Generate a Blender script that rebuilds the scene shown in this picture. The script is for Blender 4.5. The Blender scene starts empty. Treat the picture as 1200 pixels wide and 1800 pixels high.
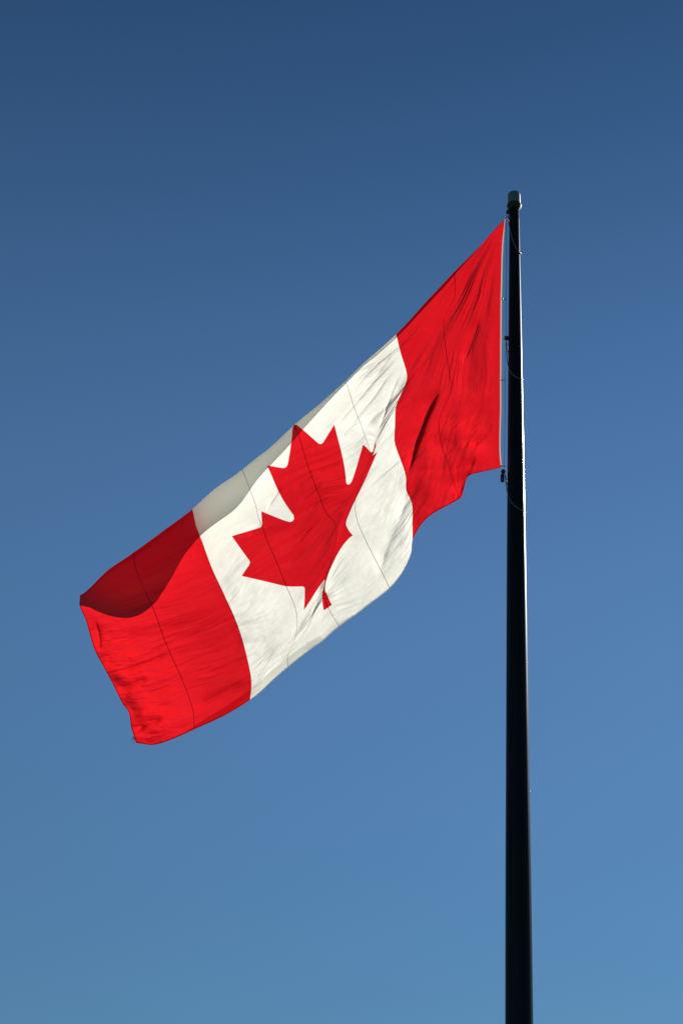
import bpy, math
import numpy as np
from mathutils import Matrix, Vector
from mathutils.geometry import delaunay_2d_cdt

S = bpy.context.scene
COL = S.collection
R_ = math.radians

# ------------------------------------------------------------------ camera
F_PX, PITCH, ROLL = 3000.0, R_(28.0), R_(2.76)
CAM = np.array([0.0, 0.0, 1.6])
FW = np.array([0, math.cos(PITCH), math.sin(PITCH)])
_r = np.array([1.0, 0, 0]); _u = np.array([0, -math.sin(PITCH), math.cos(PITCH)])
RT = _r * math.cos(ROLL) + _u * math.sin(ROLL)
UP = _u * math.cos(ROLL) - _r * math.sin(ROLL)
cd = bpy.data.cameras.new('camera'); cam = bpy.data.objects.new('camera', cd); COL.objects.link(cam)
cd.sensor_fit = 'VERTICAL'; cd.sensor_height = 36.0; cd.lens = F_PX / 1800.0 * 36.0
cd.clip_start = 0.1; cd.clip_end = 20000
cam.matrix_world = Matrix(((RT[0], UP[0], -FW[0], CAM[0]), (RT[1], UP[1], -FW[1], CAM[1]),
                           (RT[2], UP[2], -FW[2], CAM[2]), (0, 0, 0, 1)))
S.camera = cam

# ------------------------------------------------------------------ light
SUN_EL, SUN_AZ = R_(30.0), R_(44.0)        # azimuth clockwise from +Y (the view direction)
w = bpy.data.worlds.new('World'); S.world = w; w.use_nodes = True
nt = w.node_tree; bg = nt.nodes['Background']
sky = nt.nodes.new('ShaderNodeTexSky'); sky.sky_type = 'NISHITA'; sky.sun_disc = False
sky.sun_elevation = SUN_EL; sky.sun_rotation = SUN_AZ
sky.altitude = 300; sky.air_density = 1.0; sky.dust_density = 0.0; sky.ozone_density = 2.0
gm = nt.nodes.new('ShaderNodeMix'); gm.data_type = 'RGBA'; gm.blend_type = 'MULTIPLY'; gm.inputs['Factor'].default_value = 1
gm.inputs['B'].default_value = (.54 / .8, .79 / .8, .95 / .8, 1)                  # the camera's colour balance for the sky
# a clear, deep sky: extra absorption overhead, milder brightening low down (varies with elevation only)
gc = nt.nodes.new('ShaderNodeTexCoord'); gx = nt.nodes.new('ShaderNodeSeparateXYZ'); cr = nt.nodes.new('ShaderNodeValToRGB')
cr.color_ramp.interpolation = 'B_SPLINE'
el = cr.color_ramp.elements; SK = .8
el[0].position = .12; el[0].color = (.74 * SK, .80 * SK, .80 * SK, 1); el[1].position = .76; el[1].color = (.40 * SK, .54 * SK, .64 * SK, 1)
for p_, c_ in ((.24, (.84, .92, .92)), (.38, (1.22, 1.18, 1.16)), (.50, (1.24, 1.19, 1.17)), (.62, (.90, .96, .98))):
    e_ = el.new(p_); e_.color = (*[x * SK for x in c_], 1)
m2 = nt.nodes.new('ShaderNodeMix'); m2.data_type = 'RGBA'; m2.blend_type = 'MULTIPLY'; m2.inputs['Factor'].default_value = 1
nt.links.new(gc.outputs['Generated'], gx.inputs[0]); nt.links.new(gx.outputs['Z'], cr.inputs['Fac'])
nt.links.new(sky.outputs[0], m2.inputs['A']); nt.links.new(cr.outputs['Color'], m2.inputs['B']); nt.links.new(m2.outputs['Result'], gm.inputs['A']); nt.links.new(gm.outputs['Result'], bg.inputs[0]); bg.inputs[1].default_value = 0.05
sd = bpy.data.lights.new('sun', 'SUN'); sd.energy = 5.0; sd.angle = R_(0.5); sd.color = (1.0, 0.95, 0.87)
sun = bpy.data.objects.new('sun', sd); COL.objects.link(sun)
sdir = Vector((math.sin(SUN_AZ) * math.cos(SUN_EL), math.cos(SUN_AZ) * math.cos(SUN_EL), math.sin(SUN_EL)))
sun.rotation_euler = sdir.to_track_quat('Z', 'Y').to_euler(); sun.location = (20, 20, 50)
S.view_settings.view_transform = 'Standard'; S.view_settings.look = 'None'
S.view_settings.gamma = 1.0; S.view_settings.exposure = 0.5

# ------------------------------------------------------------------ helpers
PX0, PY0 = 2.5714, 22.2                     # foot of the flagpole
def at(px, py, Y):                         # the point of the vertical plane y=Y seen at a photo pixel
    px = np.asarray(px, float); py = np.asarray(py, float)
    d = FW + ((px - 600) / F_PX)[..., None] * RT + ((900 - py) / F_PX)[..., None] * UP
    t = (Y - CAM[1]) / d[..., 1]
    return CAM + d * t[..., None]
def pole_z(py):
    return float(at(np.array(903.0), np.array(float(py)), np.array(PY0))[2])
def px_m(py):                              # metres per photo pixel at the pole
    p = np.array([PX0, PY0, pole_z(py)]) - CAM
    return float(p @ FW) / F_PX

def tag(o, label=None, cat=None, group=None, kind=None):
    for k, v in (('label', label), ('category', cat), ('group', group), ('kind', kind)):
        if v: o[k] = v
    return o
def empty(name, loc):
    o = bpy.data.objects.new(name, None); o.location = loc; COL.objects.link(o); return o
def link(name, me, mats, parent=None):
    o = bpy.data.objects.new(name, me); COL.objects.link(o)
    for m in (mats if isinstance(mats, (list, tuple)) else [mats]): me.materials.append(m)
    if parent:
        o.parent = parent; o.matrix_parent_inverse = Matrix.Translation(-Vector(parent.location))
    return o
def mesh(name, V, F, smooth=True):
    me = bpy.data.meshes.new(name); me.from_pydata([tuple(map(float, v)) for v in V], [], [tuple(map(int, f)) for f in F])
    if smooth: me.polygons.foreach_set('use_smooth', [True] * len(me.polygons))
    me.update(); return me
def lathe(prof, cx, cy, n=96):             # profile of (radius, z)
    V, F = [], []
    for r, z in prof:
        for i in range(n):
            a = 2 * math.pi * i / n; V.append((cx + r * math.cos(a), cy + r * math.sin(a), z))
    for k in range(len(prof) - 1):
        for i in range(n):
            j = (i + 1) % n; F.append((k * n + i, k * n + j, (k + 1) * n + j, (k + 1) * n + i))
    F.append(tuple(range(n))[::-1]); F.append(tuple((len(prof) - 1) * n + i for i in range(n)))
    return V, F
def tube(P, r, n=10, closed=False):
    P = [Vector(p) for p in P]; V, F = [], []; m = len(P)
    up = Vector((0.12, 0.31, 0.94)).normalized()
    for k in range(m):
        t = (P[(k + 1) % m] - P[k - 1]) if closed else (P[min(k + 1, m - 1)] - P[max(k - 1, 0)])
        t.normalize(); a = t.cross(up)
        if a.length < .05: a = t.cross(Vector((1, 0, 0)))
        a.normalize(); b = t.cross(a)
        rr = r[k] if isinstance(r, (list, tuple)) else r
        for i in range(n):
            q = 2 * math.pi * i / n; V.append(P[k] + a * (rr * math.cos(q)) + b * (rr * math.sin(q)))
    for k in range(m if closed else m - 1):
        for i in range(n):
            j = (i + 1) % n; k2 = (k + 1) % m
            F.append((k * n + i, k * n + j, k2 * n + j, k2 * n + i))
    if not closed: F += [tuple(range(n))[::-1], tuple((m - 1) * n + i for i in range(n))]
    return V, F
def join(*parts):
    V, F = [], []
    for v, f in parts:
        o = len(V); V += list(v); F += [tuple(i + o for i in q) for q in f]
    return V, F
def ball(c, r, n=20, sz=1.0):
    prof = [(max(r * math.sin(math.pi * k / n), 1e-4), c[2] - sz * r * math.cos(math.pi * k / n)) for k in range(n + 1)]
    return lathe(prof, c[0], c[1], n)

# ------------------------------------------------------------------ materials
def principled(name, col, rough=.5, metal=0.0, spec=.5, noise=None):
    m = bpy.data.materials.new(name); m.use_nodes = True; n = m.node_tree; b = n.nodes['Principled BSDF']
    b.inputs['Base Color'].default_value = (*col, 1); b.inputs['Roughness'].default_value = rough
    b.inputs['Metallic'].default_value = metal; b.inputs['Specular IOR Level'].default_value = spec
    if noise:
        sc, amt, rr = noise
        tc = n.nodes.new('ShaderNodeTexCoord'); mp = n.nodes.new('ShaderNodeMapping'); mp.inputs['Scale'].default_value = sc
        tx = n.nodes.new('ShaderNodeTexNoise'); tx.inputs['Scale'].default_value = 1; tx.inputs['Detail'].default_value = 6
        n.links.new(tc.outputs['Object'], mp.inputs[0]); n.links.new(mp.outputs[0], tx.inputs['Vector'])
        mx = n.nodes.new('ShaderNodeMix'); mx.data_type = 'RGBA'
        mx.inputs['A'].default_value = (*[c * (1 - amt) for c in col], 1); mx.inputs['B'].default_value = (*[min(1, c * (1 + amt)) for c in col], 1)
        n.links.new(tx.outputs['Fac'], mx.inputs['Factor']); n.links.new(mx.outputs['Result'], b.inputs['Base Color'])
        mr = n.nodes.new('ShaderNodeMapRange'); mr.inputs['To Min'].default_value = rough - rr; mr.inputs['To Max'].default_value = rough + rr
        n.links.new(tx.outputs['Fac'], mr.inputs['Value']); n.links.new(mr.outputs['Result'], b.inputs['Roughness'])
    return m
def cloth(name, refl, trans, fac=.66, gloss=.025):      # thin woven nylon: reflects, lets light through, has a slight sheen
    m = bpy.data.materials.new(name); m.use_nodes = True; n = m.node_tree; n.nodes.clear()
    out = n.nodes.new('ShaderNodeOutputMaterial')
    d = n.nodes.new('ShaderNodeBsdfDiffuse'); t = n.nodes.new('ShaderNodeBsdfTranslucent'); g = n.nodes.new('ShaderNodeBsdfGlossy')
    d.inputs['Color'].default_value = (*refl, 1); t.inputs['Color'].default_value = (*trans, 1)
    g.inputs['Color'].default_value = (1, 1, 1, 1); g.inputs['Roughness'].default_value = .38
    a = n.nodes.new('ShaderNodeMixShader'); a.inputs[0].default_value = fac
    b = n.nodes.new('ShaderNodeMixShader'); b.inputs[0].default_value = gloss
    n.links.new(d.outputs[0], a.inputs[1]); n.links.new(t.outputs[0], a.inputs[2])
    n.links.new(a.outputs[0], b.inputs[1]); n.links.new(g.outputs[0], b.inputs[2]); n.links.new(b.outputs[0], out.inputs[0])
    # fine weave and small creases
    tc = n.nodes.new('ShaderNodeTexCoord'); tx = n.nodes.new('ShaderNodeTexNoise'); tx.inputs['Scale'].default_value = 9; tx.inputs['Detail'].default_value = 5
    bp = n.nodes.new('ShaderNodeBump'); bp.inputs['Strength'].default_value = .25; bp.inputs['Distance'].default_value = .02
    n.links.new(tc.outputs['Object'], tx.inputs['Vector']); n.links.new(tx.outputs['Fac'], bp.inputs['Height'])
    for s in (d, t, g): n.links.new(bp.outputs[0], s.inputs['Normal'])
    return m
M_RED = cloth('red_nylon', (.34, .002, .004), (.665, .006, .011))
M_WHITE = cloth('white_nylon', (.74, .73, .69), (.885, .855, .785))
M_BAND = cloth('canvas_band', (.55, .53, .48), (.46, .45, .40), .5, .02)
M_SEAMR = cloth('red_stitching', (.25, .003, .005), (.42, .003, .006), .6, .02)
M_SEAMW = cloth('white_stitching', (.45, .44, .42), (.50, .49, .47), .6, .02)
M_POLE = principled('black_gloss_paint', (.004, .006, .006), .25, 0, .12, ((3, 3, .8), .25, .02))
M_COLLAR = principled('dark_bronze', (.02, .02, .016), .5, 0, .3)
M_CAP = principled('grey_cap', (.13, .15, .155), .45, 0, .4, ((9, 9, 9), .2, .05))
M_BLACK = principled('black_rubber', (.012, .012, .013), .4)
M_STEEL = principled('steel', (.55, .54, .5), .3, 1.0)
M_STEEL.node_tree.nodes['Principled BSDF'].inputs['Roughness'].default_value = .35
M_ROPE = principled('rope', (.12, .12, .11), .7)
M_CABLE = principled('coated_cable', (.16, .15, .12), .5)
M_CONC = principled('concrete', (.34, .33, .31), .85, 0, .3, ((6, 6, 6), .2, .05))
M_GRASS = principled('grass', (.05, .085, .025), .9, 0, .2, ((.6, .6, .6), .5, .05))

# ------------------------------------------------------------------ ground
n = 40; q = np.linspace(-1, 1, n) ; q = np.sign(q) * np.abs(q) ** 3 * 6000
V = [(x, y, 0.0) for y in q for x in q]
F = [(j * n + i, j * n + i + 1, (j + 1) * n + i + 1, (j + 1) * n + i) for j in range(n - 1) for i in range(n - 1)]
tag(link('ground', mesh('ground', V, F, False), M_GRASS), kind='structure')

# ------------------------------------------------------------------ flagpole
pole = tag(empty('flagpole', (PX0, PY0, 0)), 'tall tapering black flagpole with grey cap, standing at the right', 'flagpole')
wid = [(368, 16.8), (500, 20.6), (560, 22.4), (700, 26.0), (780, 28.5), (960, 33.2), (1100, 36.3), (1280, 39.8), (1540, 45.3), (1690, 47.8), (1800, 49.4)]
prof = [(w_ / 2 * px_m(y), pole_z(y)) for y, w_ in wid][::-1]
r0, z0 = prof[0]
def prad(z):
    zs = [p[1] for p in prof]; rs = [p[0] for p in prof]
    return float(np.interp(z, zs, rs))
dense = [(r0 + .045, 0.0)] + [(prad(z), z) for z in np.linspace(z0, prof[-1][1], 60)]
link('shaft', mesh('shaft', *lathe(dense, PX0, PY0, 720)), M_POLE, pole)
for xb, yb in ((925.4, 1165), (929.9, 1392), (932.8, 1626)):      # a little screw head at each joint
    c = at(np.array(xb), np.array(float(yb)), np.array(PY0)); rr = prad(c[2]); c[1] = PY0 + .002
    a_ = Vector((c[0] - PX0, c[1] - PY0, 0)).normalized(); c = Vector((PX0, PY0, c[2])) + a_ * (rr - .004)
    link('screw', mesh('screw', *tube([c, c + a_ * .009, c + a_ * .011], [.014, .014, .009], 12)), M_STEEL, pole)
m_ = px_m(350)
zt = pole_z(367.5); zf = pole_z(364); zg = pole_z(360.5); zc = pole_z(342.5)
link('collar', mesh('collar', *lathe([(8.4 * m_, zt - .02), (9.5 * m_, zt), (11.8 * m_, zf - .01), (12.9 * m_, zf + .02), (12.6 * m_, zg), (10.2 * m_, zg + .01)], PX0, PY0)), M_COLLAR, pole)
link('cap', mesh('cap', *lathe([(10.8 * m_, zg + .012), (11.0 * m_, zg + .05), (10.8 * m_, zc - .005), (10.3 * m_, zc + .012), (9.0 * m_, zc + .024), (5.5 * m_, zc + .032), (.01, zc + .034)], PX0, PY0)), M_CAP, pole)
link('base', mesh('base', *lathe([(.62, 0.01), (.62, .10), (.58, .14), (.36, .16), (.34, .5), (.28, .52)], PX0, PY0)), M_CONC, pole)

# ------------------------------------------------------------------ flag surface
# (u: 0 hoist .. 1 fly,  v: 0 upper edge .. 1 lower edge) -> where that point of the cloth hangs
K = [(0,0,887,385),(0,.1,883,422),(0,.25,880.5,495),(0,.5,879.2,605),(0,.75,879,715),(0,.97,879.5,815),(.005,1,875,823),
 (.0625,.006,848,427),(.125,.02,798,478),(.1875,.026,747,533),(.25,.018,696,587),(.31,.014,640,636),
 (.375,.03,606.7,669),(.4375,.06,560,712),(.5,.083,517,747),(.5625,.105,469,791),(.625,.135,426,826),(.6875,.155,380,858),(.75,.17,338,894),
 (.8125,.2,290,931),(.875,.23,235,970),(.93,.27,190,1002),(.97,.3,160,1030),(1,.34,141,1051),
 (.125,.1,798.7,520),(.125,.2,781,558),(.125,.29,780,589),(.125,.36,784,620),(.125,.48,790.7,664),(.125,.54,793,685),
 (.125,.66,772,737),(.125,.8,778.7,792),(.125,.86,786,813),(.125,.94,797,847),(.125,1,806.7,877),
 (.25,.1,705,624),(.25,.2,715,661),(.25,.29,706.7,688),(.25,.37,696,713),(.25,.47,694,747),(.25,.55,693,775),(.25,.63,701,801),
 (.25,.72,713,838),(.25,.78,714,863),(.25,.83,722.7,882),(.25,.91,724.5,916),(.25,1,725.3,949),
 (.375,.1,615,693),(.375,.17,623,718),(.375,.24,633,743),(.375,.32,643,771),(.375,.377,649.5,793),
 (.375,.63,624.5,880),(.375,.70,626,908),(.375,.80,646,957),(.375,.90,668,1000),(.375,1,684,1034),
 (.5,.15,527,772),(.5,.23,536,802),(.5,.33,548,838),(.5,.42,560,868),(.5,.53,575,904),(.5,.66,590,943),(.5,.725,573,1018),(.5,.923,576.5,1068),(.5,1,596,1101),
 (.509,.923,569.6,1073),(.491,.923,583,1063.6),(.5,.85,570,1047),
 (.625,.22,440,862),(.625,.29,450.5,892),(.625,.37,459.5,922),(.625,.53,485,985),(.625,.63,504,1033),(.625,.74,521,1078),(.625,.84,518.5,1123),(.625,.95,505,1157),
 (.75,.24,345,925),(.75,.31,355.5,952),(.75,.41,372,997),(.75,.5,390,1036),(.75,.6,408,1075),(.75,.7,423,1114),(.75,.8,435,1159),(.75,.88,441,1189),(.75,.94,442,1208),
 (.875,.27,237,991),(.875,.34,246,1018),(.875,.42,259.5,1048),(.875,.5,273,1078),(.875,.59,286.5,1117),(.875,.69,303,1156),(.875,.78,318,1189),(.875,.86,330,1219),(.875,.93,340,1252),(.875,.97,341,1269),
 (1,.37,140,1062),(1,.45,150,1087),(1,.57,165,1138),(1,.66,180,1168),(1,.75,198,1201),(1,.83,216,1237),(1,.88,226.5,1252),(1,.94,231,1279),(1,1,239.4,1306),
 (.978,1,264,1309.6),(.95,.995,284,1304),(.81,.955,392,1241),
 (.035,1,840,831),(.06,1,822,838),(.078,1,816.5,852),(.1,1,813,868),(.16,1,782,891),(.2,1,754.7,907),(.225,1,738.7,924),
 (.285,1,722,972),(.32,1,710,1000),(.35,1,698,1018),(.42,1,647,1063),(.46,1,620,1084),(.54,.985,565,1120),(.58,.97,540,1133),(.67,.945,477,1180),
 # maple leaf corners
 (.578,.185,470,822),(.539,.22,503,821),(.5625,.415,514,914),(.6125,.322,460,900),(.6875,.357,408,944),(.67,.485,438,990),(.694,.5135,425,1013),(.595,.68,534,1034),(.606,.754,533.6,1073),
 (.422,.185,588,747),(.46,.22,564.5,779),(.4375,.415,613.4,850),(.3875,.322,637.4,782),(.373,.377,651.5,794),(.33,.47,656,796),(.3125,.357,661,774),(.306,.5135,663,794.5),(.405,.68,608.6,918),(.394,.754,620,941)]
K = np.array(K)
def _phi(d2): return np.where(d2 > 1e-14, d2 * np.log(np.maximum(d2, 1e-14)), 0.0)
def tps_fit(K, lam):
    P = np.c_[K[:, 0] * 2, K[:, 1]]; n = len(P)
    D = _phi(((P[:, None] - P[None]) ** 2).sum(-1)) + lam * np.eye(n)
    A = np.zeros((n + 3, n + 3)); A[:n, :n] = D; A[:n, n] = 1; A[:n, n + 1:] = P; A[n, :n] = 1; A[n + 1:, :n] = P.T
    return P, np.linalg.solve(A, np.r_[K[:, 2:4], np.zeros((3, 2))])
TP, TW = tps_fit(K, 3e-5)
def tps(u, v):
    sh = u.shape; u = u.ravel() * 2; v = v.ravel(); out = np.zeros((len(u), 2))
    for a in range(0, len(u), 20000):
        s = slice(a, a + 20000)
        d = (u[s, None] - TP[None, :, 0]) ** 2 + (v[s, None] - TP[None, :, 1]) ** 2
        out[s] = _phi(d) @ TW[:-3] + TW[-3] + u[s, None] * TW[-2] + v[s, None] * TW[-1]
    return out[:, 0].reshape(sh), out[:, 1].reshape(sh)

def hsh(i, j, s):
    h = (i.astype(np.int64) * 374761393 + j.astype(np.int64) * 668265263 + s * 1442695041) & 0xffffffff
    h = ((h ^ (h >> 13)) * 1274126177) & 0xffffffff
    return ((h ^ (h >> 16)) & 0xffff) / 65535.0
def noise(x, y, s=0):                      # smooth gradient noise, about -1..1
    xi = np.floor(x); yi = np.floor(y); fx = x - xi; fy = y - yi
    wx = fx ** 3 * (fx * (6 * fx - 15) + 10); wy = fy ** 3 * (fy * (6 * fy - 15) + 10)
    def g(i, j, dx, dy):
        a = hsh(i, j, s) * 6.2831853; return np.cos(a) * dx + np.sin(a) * dy
    a = g(xi, yi, fx, fy); b = g(xi + 1, yi, fx - 1, fy); c = g(xi, yi + 1, fx, fy - 1); d = g(xi + 1, yi + 1, fx - 1, fy - 1)
    return ((a * (1 - wx) + b * wx) * (1 - wy) + (c * (1 - wx) + d * wx) * wy) * 1.6
def ridg(x, y, s=0):                       # sharp-crested wrinkles
    return 1 - 2 * np.sqrt(noise(x, y, s) ** 2 + .004)
def noise01(x, y, s=0): return np.clip(.5 + .9 * noise(x, y, s), 0, 1)
def sst(x, a, b):
    t = np.clip((x - a) / (b - a), 0, 1); return t * t * (3 - 2 * t)

def crease(px, py, pts, amp, wl, wr, taper=.25):
    """a fold along a polyline: height rises to amp at the line, falling over wl px on its left and wr px on its right (seen going along it)"""
    for _ in range(3): pts = [pts[0]] + [tuple(np.array(a) * (1 - t) + np.array(b) * t) for a, b in zip(pts[:-1], pts[1:]) for t in (.25, .75)] + [pts[-1]]
    pts = np.array(pts, float); best = np.full(px.shape, 1e9); sgn = np.zeros(px.shape); tt = np.zeros(px.shape)
    seg = np.hypot(*np.diff(pts, axis=0).T); L = seg.sum(); acc = 0
    for k in range(len(pts) - 1):
        a, b = pts[k], pts[k + 1]; d = (b - a) / seg[k]
        t = np.clip((px - a[0]) * d[0] + (py - a[1]) * d[1], 0, seg[k])
        qx = px - a[0] - t * d[0]; qy = py - a[1] - t * d[1]; ds = np.hypot(qx, qy)
        m = ds < best; best = np.where(m, ds, best); sgn = np.where(m, d[0] * qy - d[1] * qx, sgn); tt = np.where(m, (acc + t) / L, tt); acc += seg[k]
    wdt = np.where(sgn < 0, wl, wr) * (.45 + .55 * np.sin(np.pi * np.clip(tt, 0, 1)))
    e = sst(tt, -1e-6, taper) * (1 - sst(tt, 1 - taper, 1 + 1e-6))
    x = best / wdt
    return amp * e * np.exp(-1.7 * (np.sqrt(x * x + .03) - .173))

US = [0,.03,.0625,.125,.1875,.25,.31,.375,.4375,.5,.5625,.625,.6875,.75,.8125,.875,.93,.97,1]
VF = [0,0,.006,.02,.026,.018,.014,.03,.06,.083,.105,.135,.155,.17,.2,.23,.27,.3,.34]
GB = [.0,.0,.006,.016,.02,.012,.012,.04,.06,.08,.09,.10,.11,.12,.13,.13,.11,.08,.04]     # half gap behind the fold, metres
HB_U = [0,.38,.46,.54,.625,.7,.75,.875,.95,1]; HB_V = [1.1,1.1,.995,.978,.945,.94,.945,.985,1.02,1.1]
MPP = .0088
def relief(u, v, px, py):
    """height of the cloth towards the camera in photo pixels (1 px = 9 mm)"""
    h = np.zeros_like(px)
    # slow billow
    us = (887 - px) / 745.0
    h += 46 * np.sin(2.6 * us - .2) + 9 * np.sin(7.5 * us + 2.2 * v + .6) - 90 * us
    # radial tension folds that fan out of the upper hoist corner, losing their order further down
    dx = 890 - px; dy = py - 372; r = np.hypot(dx, dy) + 1; th = np.arctan2(dx, dy)
    th = th + .035 * noise(px / 90, py / 110, 21) + .010 * noise(px / 30, py / 42, 22)
    wr = np.exp(-(u / .30) ** 2); fan = sst(r, 15, 160)
    loose = sst(v, .45, .8)
    h += wr * fan * (6.5 * noise(th * 4.2 + 1.3, r / 190, 61) + 2.9 * noise(th * 6.5 + .4, r / 210, 1) + 2.2 * noise(th * 13, r / 120, 2) + 1.1 * ridg(th * 27, r / 110, 3) * noise01(px / 60, py / 70, 23) + .5 * ridg(th * 58, r / 80, 4) * noise01(px / 40, py / 60, 24) + .16 * sst(r, 160, 260) * ridg(th * 110, r / 90, 41))
    h += wr * loose * (5 * noise(px / 40 + py / 70, py / 55, 25) + 2.2 * noise(px / 17 + py / 30, py / 24, 26) + .9 * ridg(px / 12 + py / 16, py / 26, 27))
    # folds running along the pull of the cloth further out
    q = v * 440 + 26 * np.sin(3 * u) + 7 * noise(u * 9, v * 6, 28)
    calm = .12 + .88 * sst(v - np.interp(u, _uf, _VFs), .05, .32); calm = np.where(u > .42, calm, 1 - (1 - calm) * sst(u, .3, .42))
    wf = sst(u, .10, .3) * (1 + .3 * sst(u, .2, .28) * (1 - sst(u, .45, .6)) - .2 * sst(u, .5, .68)) * calm
    damp = 1 - .85 * np.exp(-((px - 655) ** 2 + (py - 783) ** 2) / 30.0 ** 2)
    damp = damp * (1 - .8 * np.clip(crease(px, py, [(655,770),(640,830),(620,872),(606,915),(596,955),(580,990),(572,1020),(570,1075)], 1, 20, 20, .1), 0, 1))
    damp = damp * (1 - .5 * sst(u, .27, .33) * (1 - sst(u, .42, .48)) * sst(v, .45, .6)); wf = wf * damp
    pat = noise01(u * 9, v * 5, 29)
    h += wf * (5.5 * noise(q / 88 + u, u * 4, 51) + 3.0 * noise(q / 46, u * 5.5, 5) + 1.9 * noise(q / 21 + 2 * u, u * 7, 6) + 1.5 * pat * ridg(q / 15 + 4 * u, u * 8, 7) + .75 * noise01(u * 14, v * 8, 30) * ridg(q / 7.5 + 6 * u, u * 13, 8))
    # small crumples towards the fly
    wc = sst(u, .86, .99) * sst(v, .42, .6)
    h += wc * (2.6 * noise(px / 34 + py / 60, py / 26, 9) + 1.1 * ridg(px / 26 + py / 30, py / 13, 10) + .5 * ridg(px / 14 + py / 20, py / 6, 11))
    h += sst(u, .5, .7) * calm * (4.5 * noise(q / 60 - 2 * u, u * 6.5, 62) + 1.5 * noise(q / 24 - 3 * u, u * 10, 12) + .9 * pat * ridg(q / 12 - 6 * u, u * 17, 13) + .45 * ridg(q / 6 - 9 * u, u * 26, 14) * noise01(u * 16, v * 9, 31))
    # the fly edge flips towards the viewer in places
    band = sst(v, .58, .68) * (1 - sst(v, .93, .985)) * noise01(v * 11, u * 4, 33) + .25 * sst(v, .4, .48) * (1 - sst(v, .5, .56))
    h += 11 * sst(u, .962, .998) ** 1.5 * band
    for c_ in CREASES: h += crease(px, py, *c_)
    return h
CREASES = [
 # (points, height, width on the right, width on the left[, taper]) going down the picture
 ([(776,684),(762,704),(746,740),(730,786),(716,836)], 12, 6, 26),
 ([(844,560),(832,592),(822,620),(812,640)], 4, 5, 18),
 ([(716,840),(712,880),(700,915),(686,945),(672,985),(664,1020)], 5, 14, 42),
 ([(600,950),(580,985),(560,1040),(545,1070),(520,1110),(500,1140)], 3, 12, 26),
 ([(716,660),(690,700),(655,735),(630,760)], 6, 16, 16),
 ([(690,620),(640,690),(580,760)], 5, 8, 8),
 ([(866,745),(850,770),(838,778),(826,786)], 5, 6, 12),
 ([(836,800),(815,850),(800,880)], 7, 12, 14),
 ([(167,1090),(176,1120),(176,1150)], 3.2, 5, 9),
 ([(300,1148),(258,1165),(225,1176),(208,1180)], 6, 9, 8),
 ([(262,1190),(236,1202),(206,1212)], 6, 8, 8),
 ([(290,1262),(258,1270),(238,1288)], 5, 8, 9),
 # tension wrinkles across the upper white panel
 ([(697,612),(667,635),(640,663),(618,689)], 3.0, 4, 7, .35),
 ([(699,630),(673,653),(647,683),(621,712)], 3.4, 4, 8, .35),
 ([(702,641),(680,663),(657,698),(633,727),(601,762)], 4.2, 5, 10, .35),
 ([(659,638),(633,663),(611,679)], 2.2, 3, 6, .35),
 ([(620,703),(603,723),(577,748),(548,769)], 3.0, 4, 8, .35),
 ([(706,652),(690,685),(673,737),(663,762)], 2.6, 3, 6, .35),
 ([(635,735),(613,753),(593,777)], 2.4, 4, 7, .35),
 ([(575,690),(550,712),(530,735)], 1.8, 3, 6, .35),
 # and across the leaf and the fly band
 ([(559,830),(537,845),(513,864)], 2.4, 4, 7, .35),
 ([(568,848),(545,868),(522,891)], 2.6, 4, 7, .35),
 ([(582,874),(553,888),(530,901),(508,922)], 3.0, 5, 8, .35),
 ([(600,812),(575,822),(548,835)], 2.2, 4, 7, .35),
 ([(498,853),(481,876),(468,900)], 2.4, 3, 6, .35),
 ([(463,917),(450,930),(436,946)], 2.0, 3, 6, .35),
 ([(585,900),(552,925),(520,945),(490,968)], 2.4, 5, 9, .35),
 ([(545,960),(515,985),(480,1000)], 1.8, 4, 8, .35),
 ([(402,1080),(354,1108),(306,1138)], 2.2, 5, 9, .35),
 ([(300,1120),(268,1150),(222,1170)], 2.4, 5, 9, .35),
 ([(440,1150),(400,1175),(345,1190)], 1.8, 5, 9, .35),
 ([(430,1195),(380,1225),(340,1245)], 4, 9, 9),
]
_uf = np.linspace(-.1, 1.1, 1201)
_k = np.exp(-.5 * (np.arange(-60, 61) / 22.0) ** 2); _k /= _k.sum()
def _smooth(a):
    a = np.interp(_uf, US, a); return np.convolve(np.pad(a, 60, mode='edge'), _k, mode='valid')
_VFs, _GBs = _smooth(VF), _smooth(GB)
_bk = np.interp(_uf, [.3, .42, .5, .62, .7, .76, .84, .88, .92, .95, 1], [1, 1.15, 1.25, 1.2, 1.06, 1.16, 1.42, 1.28, .8, .35, .02])
_BKs = np.convolve(np.pad(_bk, 60, mode='edge'), _k, mode='valid')
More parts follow.
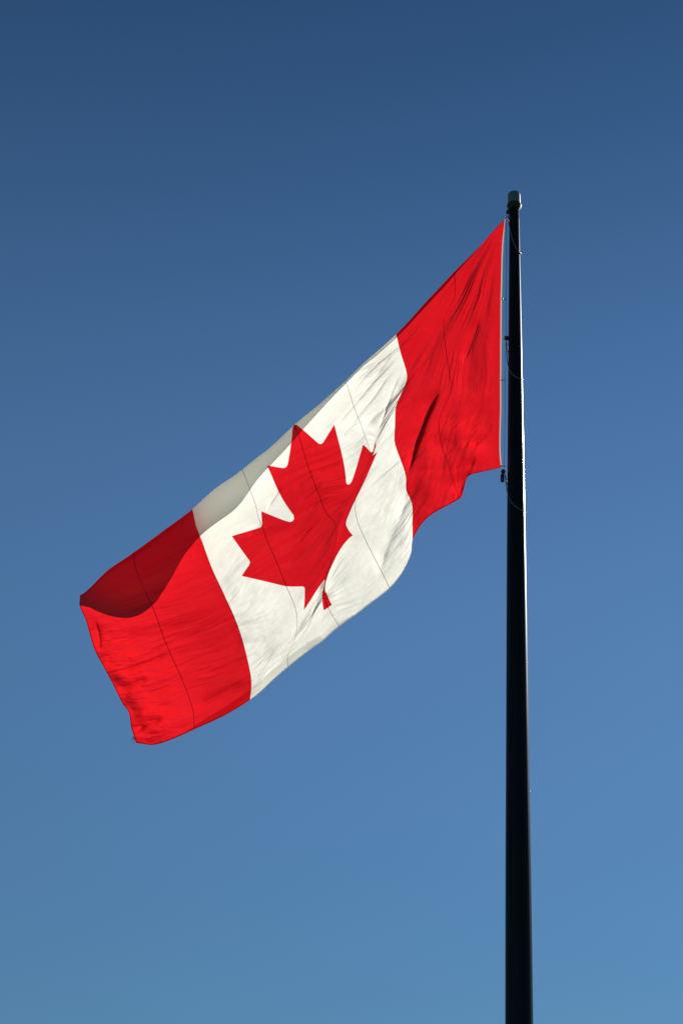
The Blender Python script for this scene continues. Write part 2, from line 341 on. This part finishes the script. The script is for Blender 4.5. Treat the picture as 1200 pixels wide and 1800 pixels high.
def surf(u, v, off=0.0):
    u = np.asarray(u, float); v = np.asarray(v, float)
    vf = np.interp(u, _uf, _VFs); b = np.interp(u, _uf, _GBs) / MPP * 1.0
    a = .55 * b + .5; L = 1.15 * (a + b) / 2 * 1.36
    s = (v - vf) * 440
    sa = np.abs(s); al = np.clip(sa / L, 0, 1) * (math.pi / 2)
    wgt = np.where(vf > 0, 1.0, 0.0) * sst(vf, 0, .01)
    wcurl = np.where(sa < L, a * (1 - np.cos(al)), a + (sa - L))
    front_far = sa - (L - a) * np.exp(-np.maximum(sa - L, 0) / 50)
    wfront = np.where(sa < L, wcurl, front_far)
    wback = wcurl * np.interp(u, _uf, _BKs)
    weff = np.where(s >= 0, wfront, wback)
    weff = weff * wgt + s * (1 - wgt)
    px, py = tps(u, vf + weff / 440)
    h = relief(u, vf + sa / 440, px, py)
    yb = np.where(s >= 0, b * (1 - np.sin(al)), b * (1 + np.sin(al)) + np.maximum(sa - L, 0) * .12) * wgt
    vb = np.interp(u, HB_U, HB_V); low = np.maximum(v - vb, 0) * 440     # lower hem tips over
    h = h * (1 - .0 * u) + low * 1.1
    ph = np.minimum(1, (u * 1050 / 60)) ; h = h * (ph * ph * (3 - 2 * ph))
    Y = PY0 - h * MPP + yb * MPP - off
    return at(px, py, Y)
def surf_n(u, v):
    e = 7e-4
    a = surf(u + e / 2, v) - surf(u - e / 2, v); b = surf(u, v + e) - surf(u, v - e)
    n = np.cross(a, b); n /= np.linalg.norm(n, axis=-1, keepdims=True) + 1e-12
    return n
def cloth_mesh(name, uv, faces, mats, parent, off=0.0):
    uv = np.asarray(uv, float); P = surf(uv[:, 0], uv[:, 1], off)
    me = mesh(name, P, faces)
    n = surf_n(uv[:, 0], uv[:, 1]); f0 = faces[len(faces) // 2]
    fn = np.cross(P[f0[1]] - P[f0[0]], P[f0[2]] - P[f0[0]])
    if fn @ n[f0[0]] < 0: n = -n
    me.normals_split_custom_set_from_vertices([tuple(map(float, x)) for x in n])
    return link(name, me, mats, parent)
def grid(u0, u1, v0, v1, nu, nv):
    U, W = np.meshgrid(np.linspace(u0, u1, nu), np.linspace(v0, v1, nv))
    F = [(j * nu + i, j * nu + i + 1, (j + 1) * nu + i + 1, (j + 1) * nu + i) for j in range(nv - 1) for i in range(nu - 1)]
    return np.c_[U.ravel(), W.ravel()], F

flag = tag(empty('flag', tuple(at(np.array(887.0), np.array(385.0), np.array(PY0)))),
           'large red and white flag with red maple leaf, flying left from the black pole', 'flag')
for nm, a, b in (('red_panel', 0.0, .25), ('red_panel', .75, 1.0)):
    uv, F = grid(a, b, 0, 1, 170, 400)
    cloth_mesh(nm, uv, F, M_RED, flag)
# leaf outline, half side, in units of 1/4800 of the flag's height
half = [(-90,2030),(-45,1167),(-46,1125),(-66,1092),(-105,1069),(-156,1069),(-1015,1220),(-899,900),(-896,865),(-919,827),(-1860,65),(-1648,-34),(-1616,-66),(-1614,-113),
        (-1800,-685),(-1258,-570),(-1215,-575),(-1185,-608),(-1080,-855),(-657,-401),(-612,-382),(-566,-397),(-546,-458),(-750,-1510),(-423,-1321),(-370,-1315),(-332,-1348),(0,-2000)]
leaf = half + [(-x, y) for x, y in half[-2::-1]]
def refine(P, d):
    out = []
    for k in range(len(P)):
        a, b = np.array(P[k], float), np.array(P[(k + 1) % len(P)], float); m = max(1, int(np.hypot(*(b - a)) / d))
        out += [tuple(a + (b - a) * t / m) for t in range(m)]
    return out
leaf = np.array(refine(leaf, 22)); LUV = np.c_[.5 + leaf[:, 0] / 9600, .5 + leaf[:, 1] / 4800]
def inside(u, v):
    c = np.zeros(u.shape, bool); n = len(LUV)
    for k in range(n):
        x1, y1 = LUV[k]; x2, y2 = LUV[(k + 1) % n]
        m = ((y1 > v) != (y2 > v)); 
        if y1 != y2: c ^= m & (u < (x2 - x1) * (v - y1) / (y2 - y1) + x1)
    return c
NU, NV = 300, 400
uv, _ = grid(.25, .75, 0, 1, NU, NV)
from mathutils import Vector as Vc
d = np.full(len(uv), 9.0)                  # drop grid points too near the outline
for p in LUV: d = np.minimum(d, np.hypot((uv[:, 0] - p[0]) * 2, uv[:, 1] - p[1]))
keep = uv[d > .0013]
pts = [Vc((p[0] * 2, p[1])) for p in LUV] + [Vc((p[0] * 2, p[1])) for p in keep]
nl = len(LUV); vo, eo, fo, *_ = delaunay_2d_cdt(pts, [(k, (k + 1) % nl) for k in range(nl)], [], 0, 1e-7, False)
vo = np.array([(p.x / 2, p.y) for p in vo]); fo = np.array([f for f in fo if len(f) == 3])
cen = vo[fo].mean(1); ins = inside(cen[:, 0], cen[:, 1])
for nm, sel, mt in (('white_panel', ~ins, M_WHITE), ('maple_leaf', ins, M_RED)):
    ff = fo[sel]; ids, inv = np.unique(ff.ravel(), return_inverse=True)
    cloth_mesh(nm, vo[ids], [tuple(t) for t in inv.reshape(-1, 3)], mt, flag)

# seams between the sewn strips, lying on the face
def colour_index(u, v): return np.where((u < .25) | (u > .75) | inside(u, v), 0, 1)
def strip(name, ua, va, ub, vb, off, closed=False, mats=None):
    n = len(ua); uv = np.c_[np.r_[ua, ub], np.r_[va, vb]]; F = [(k, k + 1, n + k + 1, n + k) for k in range(n - 1)]
    o = cloth_mesh(name, uv, F, mats or [M_SEAMR, M_SEAMW], flag, off)
    ci = colour_index((ua[:-1] + ub[:-1]) / 2, (va[:-1] + va[1:]) / 2)
    o.data.polygons.foreach_set('material_index', [int(c) for c in ci]); return o
vv = np.linspace(.001, .999, 900); hw = .00062
for k in (1, 3, 4, 5, 7):
    strip('seam', np.full_like(vv, k / 8 - hw), vv, np.full_like(vv, k / 8 + hw), vv, .004)
for k in (.2496, .7504):
    strip('seam', np.full_like(vv, k - .0004), vv, np.full_like(vv, k + .0004), vv, .004)
uu = np.linspace(.001, .999, 1400)
strip('hem', uu, np.full_like(uu, .0), uu, np.full_like(uu, .005), .004, mats=[M_RED, M_WHITE])
strip('hem', uu, np.full_like(uu, .995), uu, np.full_like(uu, 1.0), .004, mats=[M_RED, M_WHITE])
strip('hem', np.full_like(vv, .9975), vv, np.full_like(vv, 1.0), vv, .004, mats=[M_RED, M_WHITE])
# frayed threads at the lower fly corner
for k, (x, y) in enumerate(((232, 1297), (231, 1302), (236, 1308))):
    p0 = surf(np.array([.999]), np.array([.985]))[0]; p1 = at(np.array(float(x)), np.array(float(y)), np.array(p0[1] - .02))
    mid = (p0 + p1) / 2 + np.array([-.01, 0, .03])
    link('thread', mesh('thread', *tube([p0, mid, p1], .004, 5)), M_RED, flag)
# canvas heading along the hoist
vv2 = np.linspace(-.002, .988, 200); ex, ey = tps(np.zeros_like(vv2), vv2)
wb = 2.2 * sst(vv2, -.01, .12) + .7
front = at(ex - .6, ey, np.full_like(ex, PY0 - .006)); mid_ = at(ex + wb / 2, ey - .2, np.full_like(ex, PY0 - .012)); right = at(ex + wb, ey - .5, np.full_like(ex, PY0 - .004))
n = len(vv2); V = np.r_[front, mid_, right]
F = [(k + a * n, k + 1 + a * n, k + 1 + (a + 1) * n, k + (a + 1) * n) for k in range(n - 1) for a in (0, 1)]
link('heading', mesh('heading', V, F, False), M_BAND, flag)

# ------------------------------------------------------------------ rigging
def P_(x, y, dy=0.0): return tuple(at(np.array(float(x)), np.array(float(y)), np.array(PY0 + dy)))
hal = tag(empty('halyard', P_(889.5, 374)), 'thin dark rope hanging straight down between flag edge and pole', 'rope')
link('rope', mesh('rope', *tube([P_(x, y, -.01) for x, y in ((889.5,376),(889.4,450),(889.2,520),(888.8,590))], .0032, 6)), M_ROPE, hal)
link('rope', mesh('rope', *tube([P_(x, y, -.01) for x, y in ((888.6,602),(887.4,670),(887,740),(886,800),(884.6,824))], .0026, 6)), M_ROPE, hal)

GR = 'cable rings looped round the pole'
def ring_thing(label, ball_px, br, path, tip):
    t = tag(empty('retainer_ring', P_(*ball_px, -.03)), label, 'ring', GR)
    fr = []
    for x, y in path:                       # in front of the shaft
        z = pole_z(y); R = prad(z) + .012; X = P_(x, y)[0] - PX0
        dy = -math.sqrt(max(R * R - X * X, 0)) if abs(X) < R else 0
        q_ = P_(x, y, dy); fr.append(q_)
    # behind the shaft back to the start
    a = Vector(fr[-1]); b = Vector(fr[0]); bk = []
    for k in range(1, 12):
        s_ = k / 12; z = a.z + (b.z - a.z) * s_; R = prad(z) + .02; an = math.pi * s_
        bk.append((PX0 + R * math.cos(an), PY0 + R * math.sin(an), z))
    # smooth the front
    sm = []
    for k in range(len(fr) - 1):
        p0, p1, p2, p3 = (Vector(fr[max(k - 1, 0)]), Vector(fr[k]), Vector(fr[k + 1]), Vector(fr[min(k + 2, len(fr) - 1)]))
        for s_ in np.linspace(0, 1, 6)[:-1]:
            s_ = float(s_); sm.append(.5 * ((2 * p1) + (p2 - p0) * s_ + (2 * p0 - 5 * p1 + 4 * p2 - p3) * s_ ** 2 + (3 * p1 - p0 - 3 * p2 + p3) * s_ ** 3))
    link('cable', mesh('cable', *tube(sm + [Vector(fr[-1])] + [Vector(x) for x in bk], .0062, 8, True)), M_CABLE, t)
    c = P_(*ball_px, -.03)
    link('slider_bead', mesh('slider_bead', *ball(c, br * MPP, 20, 1.12)), M_BLACK, t)
    e = P_(tip[0], tip[1], 0.0)
    link('ferrule', mesh('ferrule', *join(ball(e, .014, 12))), M_STEEL, t)
    return t
ring_thing('upper looped cable with black bead just under the pole cap', (892.6, 372.5), 4.3,
           [(893.5,377),(894.2,390),(896,405),(899.5,418),(904.5,432),(909,440),(913,444.5)], (914.6, 446.3))
ring_thing('middle looped cable with black bead halfway along the flag edge', (889.6, 594.5), 4.2,
           [(889.2,600),(889.8,618),(891.2,635),(894.5,650),(900.5,658.5),(908,663.5),(916.6,666.6)], (918.0, 667))
ring_thing('lowest looped cable hanging off the black counterweight below the flag', (883.8, 829), 3.9,
           [(886.5,833),(888.5,848),(890.5,862),(894,875),(900,885),(909,892.5),(919,898.5)], (921.5, 899.7))
cw = tag(empty('counterweight', P_(881.8, 842)), 'small black cylindrical weight hanging under the lower hoist corner', 'weight')
zt_, zb_ = P_(882, 835.5)[2], P_(882, 848.5)[2]; cx = P_(882, 842)[0]
link('body', mesh('body', *lathe([(.012, zb_ - .006), (.024, zb_), (.029, zb_ + .008), (.029, zt_ - .008), (.022, zt_), (.01, zt_ + .01)], cx, PY0 - .03, 40)), principled('weight_paint', (.02, .02, .02), .22), cw)
link('hanger', mesh('hanger', *tube([P_(882, 835, -.03), P_(882.5, 827, -.03), P_(882, 820, -.01)], .006, 8)), M_STEEL, cw)

GS = 'snap hooks along the hoist'
def snap(label, x, y, bend):
    t = tag(empty('snap_hook', P_(x, y)), label, 'snap hook', GS)
    e = []
    for k in range(13):
        a = 2 * math.pi * k / 13; e.append(P_(x + 1.0 + 3.1 * math.cos(a), y + .3 + 1.0 * math.sin(a) + bend * math.cos(a), -.012 + .008 * math.sin(a)))
    link('shackle', mesh('shackle', *tube(e, .0035, 6, True)), M_ROPE, t)
    link('eyelet', mesh('eyelet', *ball(P_(x - 2.4, y, -.012), .016, 12, .8)), M_STEEL, t)
snap('small metal snap hook high on the flag hoist, under the top bead', 885.0, 525.0, .8)
snap('small metal snap hook low on the flag hoist, under the middle bead', 883.8, 668.0, .3)
snap('small snap hook tying the topmost corner of the flag', 889.0, 381.5, -1.6)
snap('small snap hook tying the bottom hoist corner of the flag above the weight', 883.2, 819.0, .5)
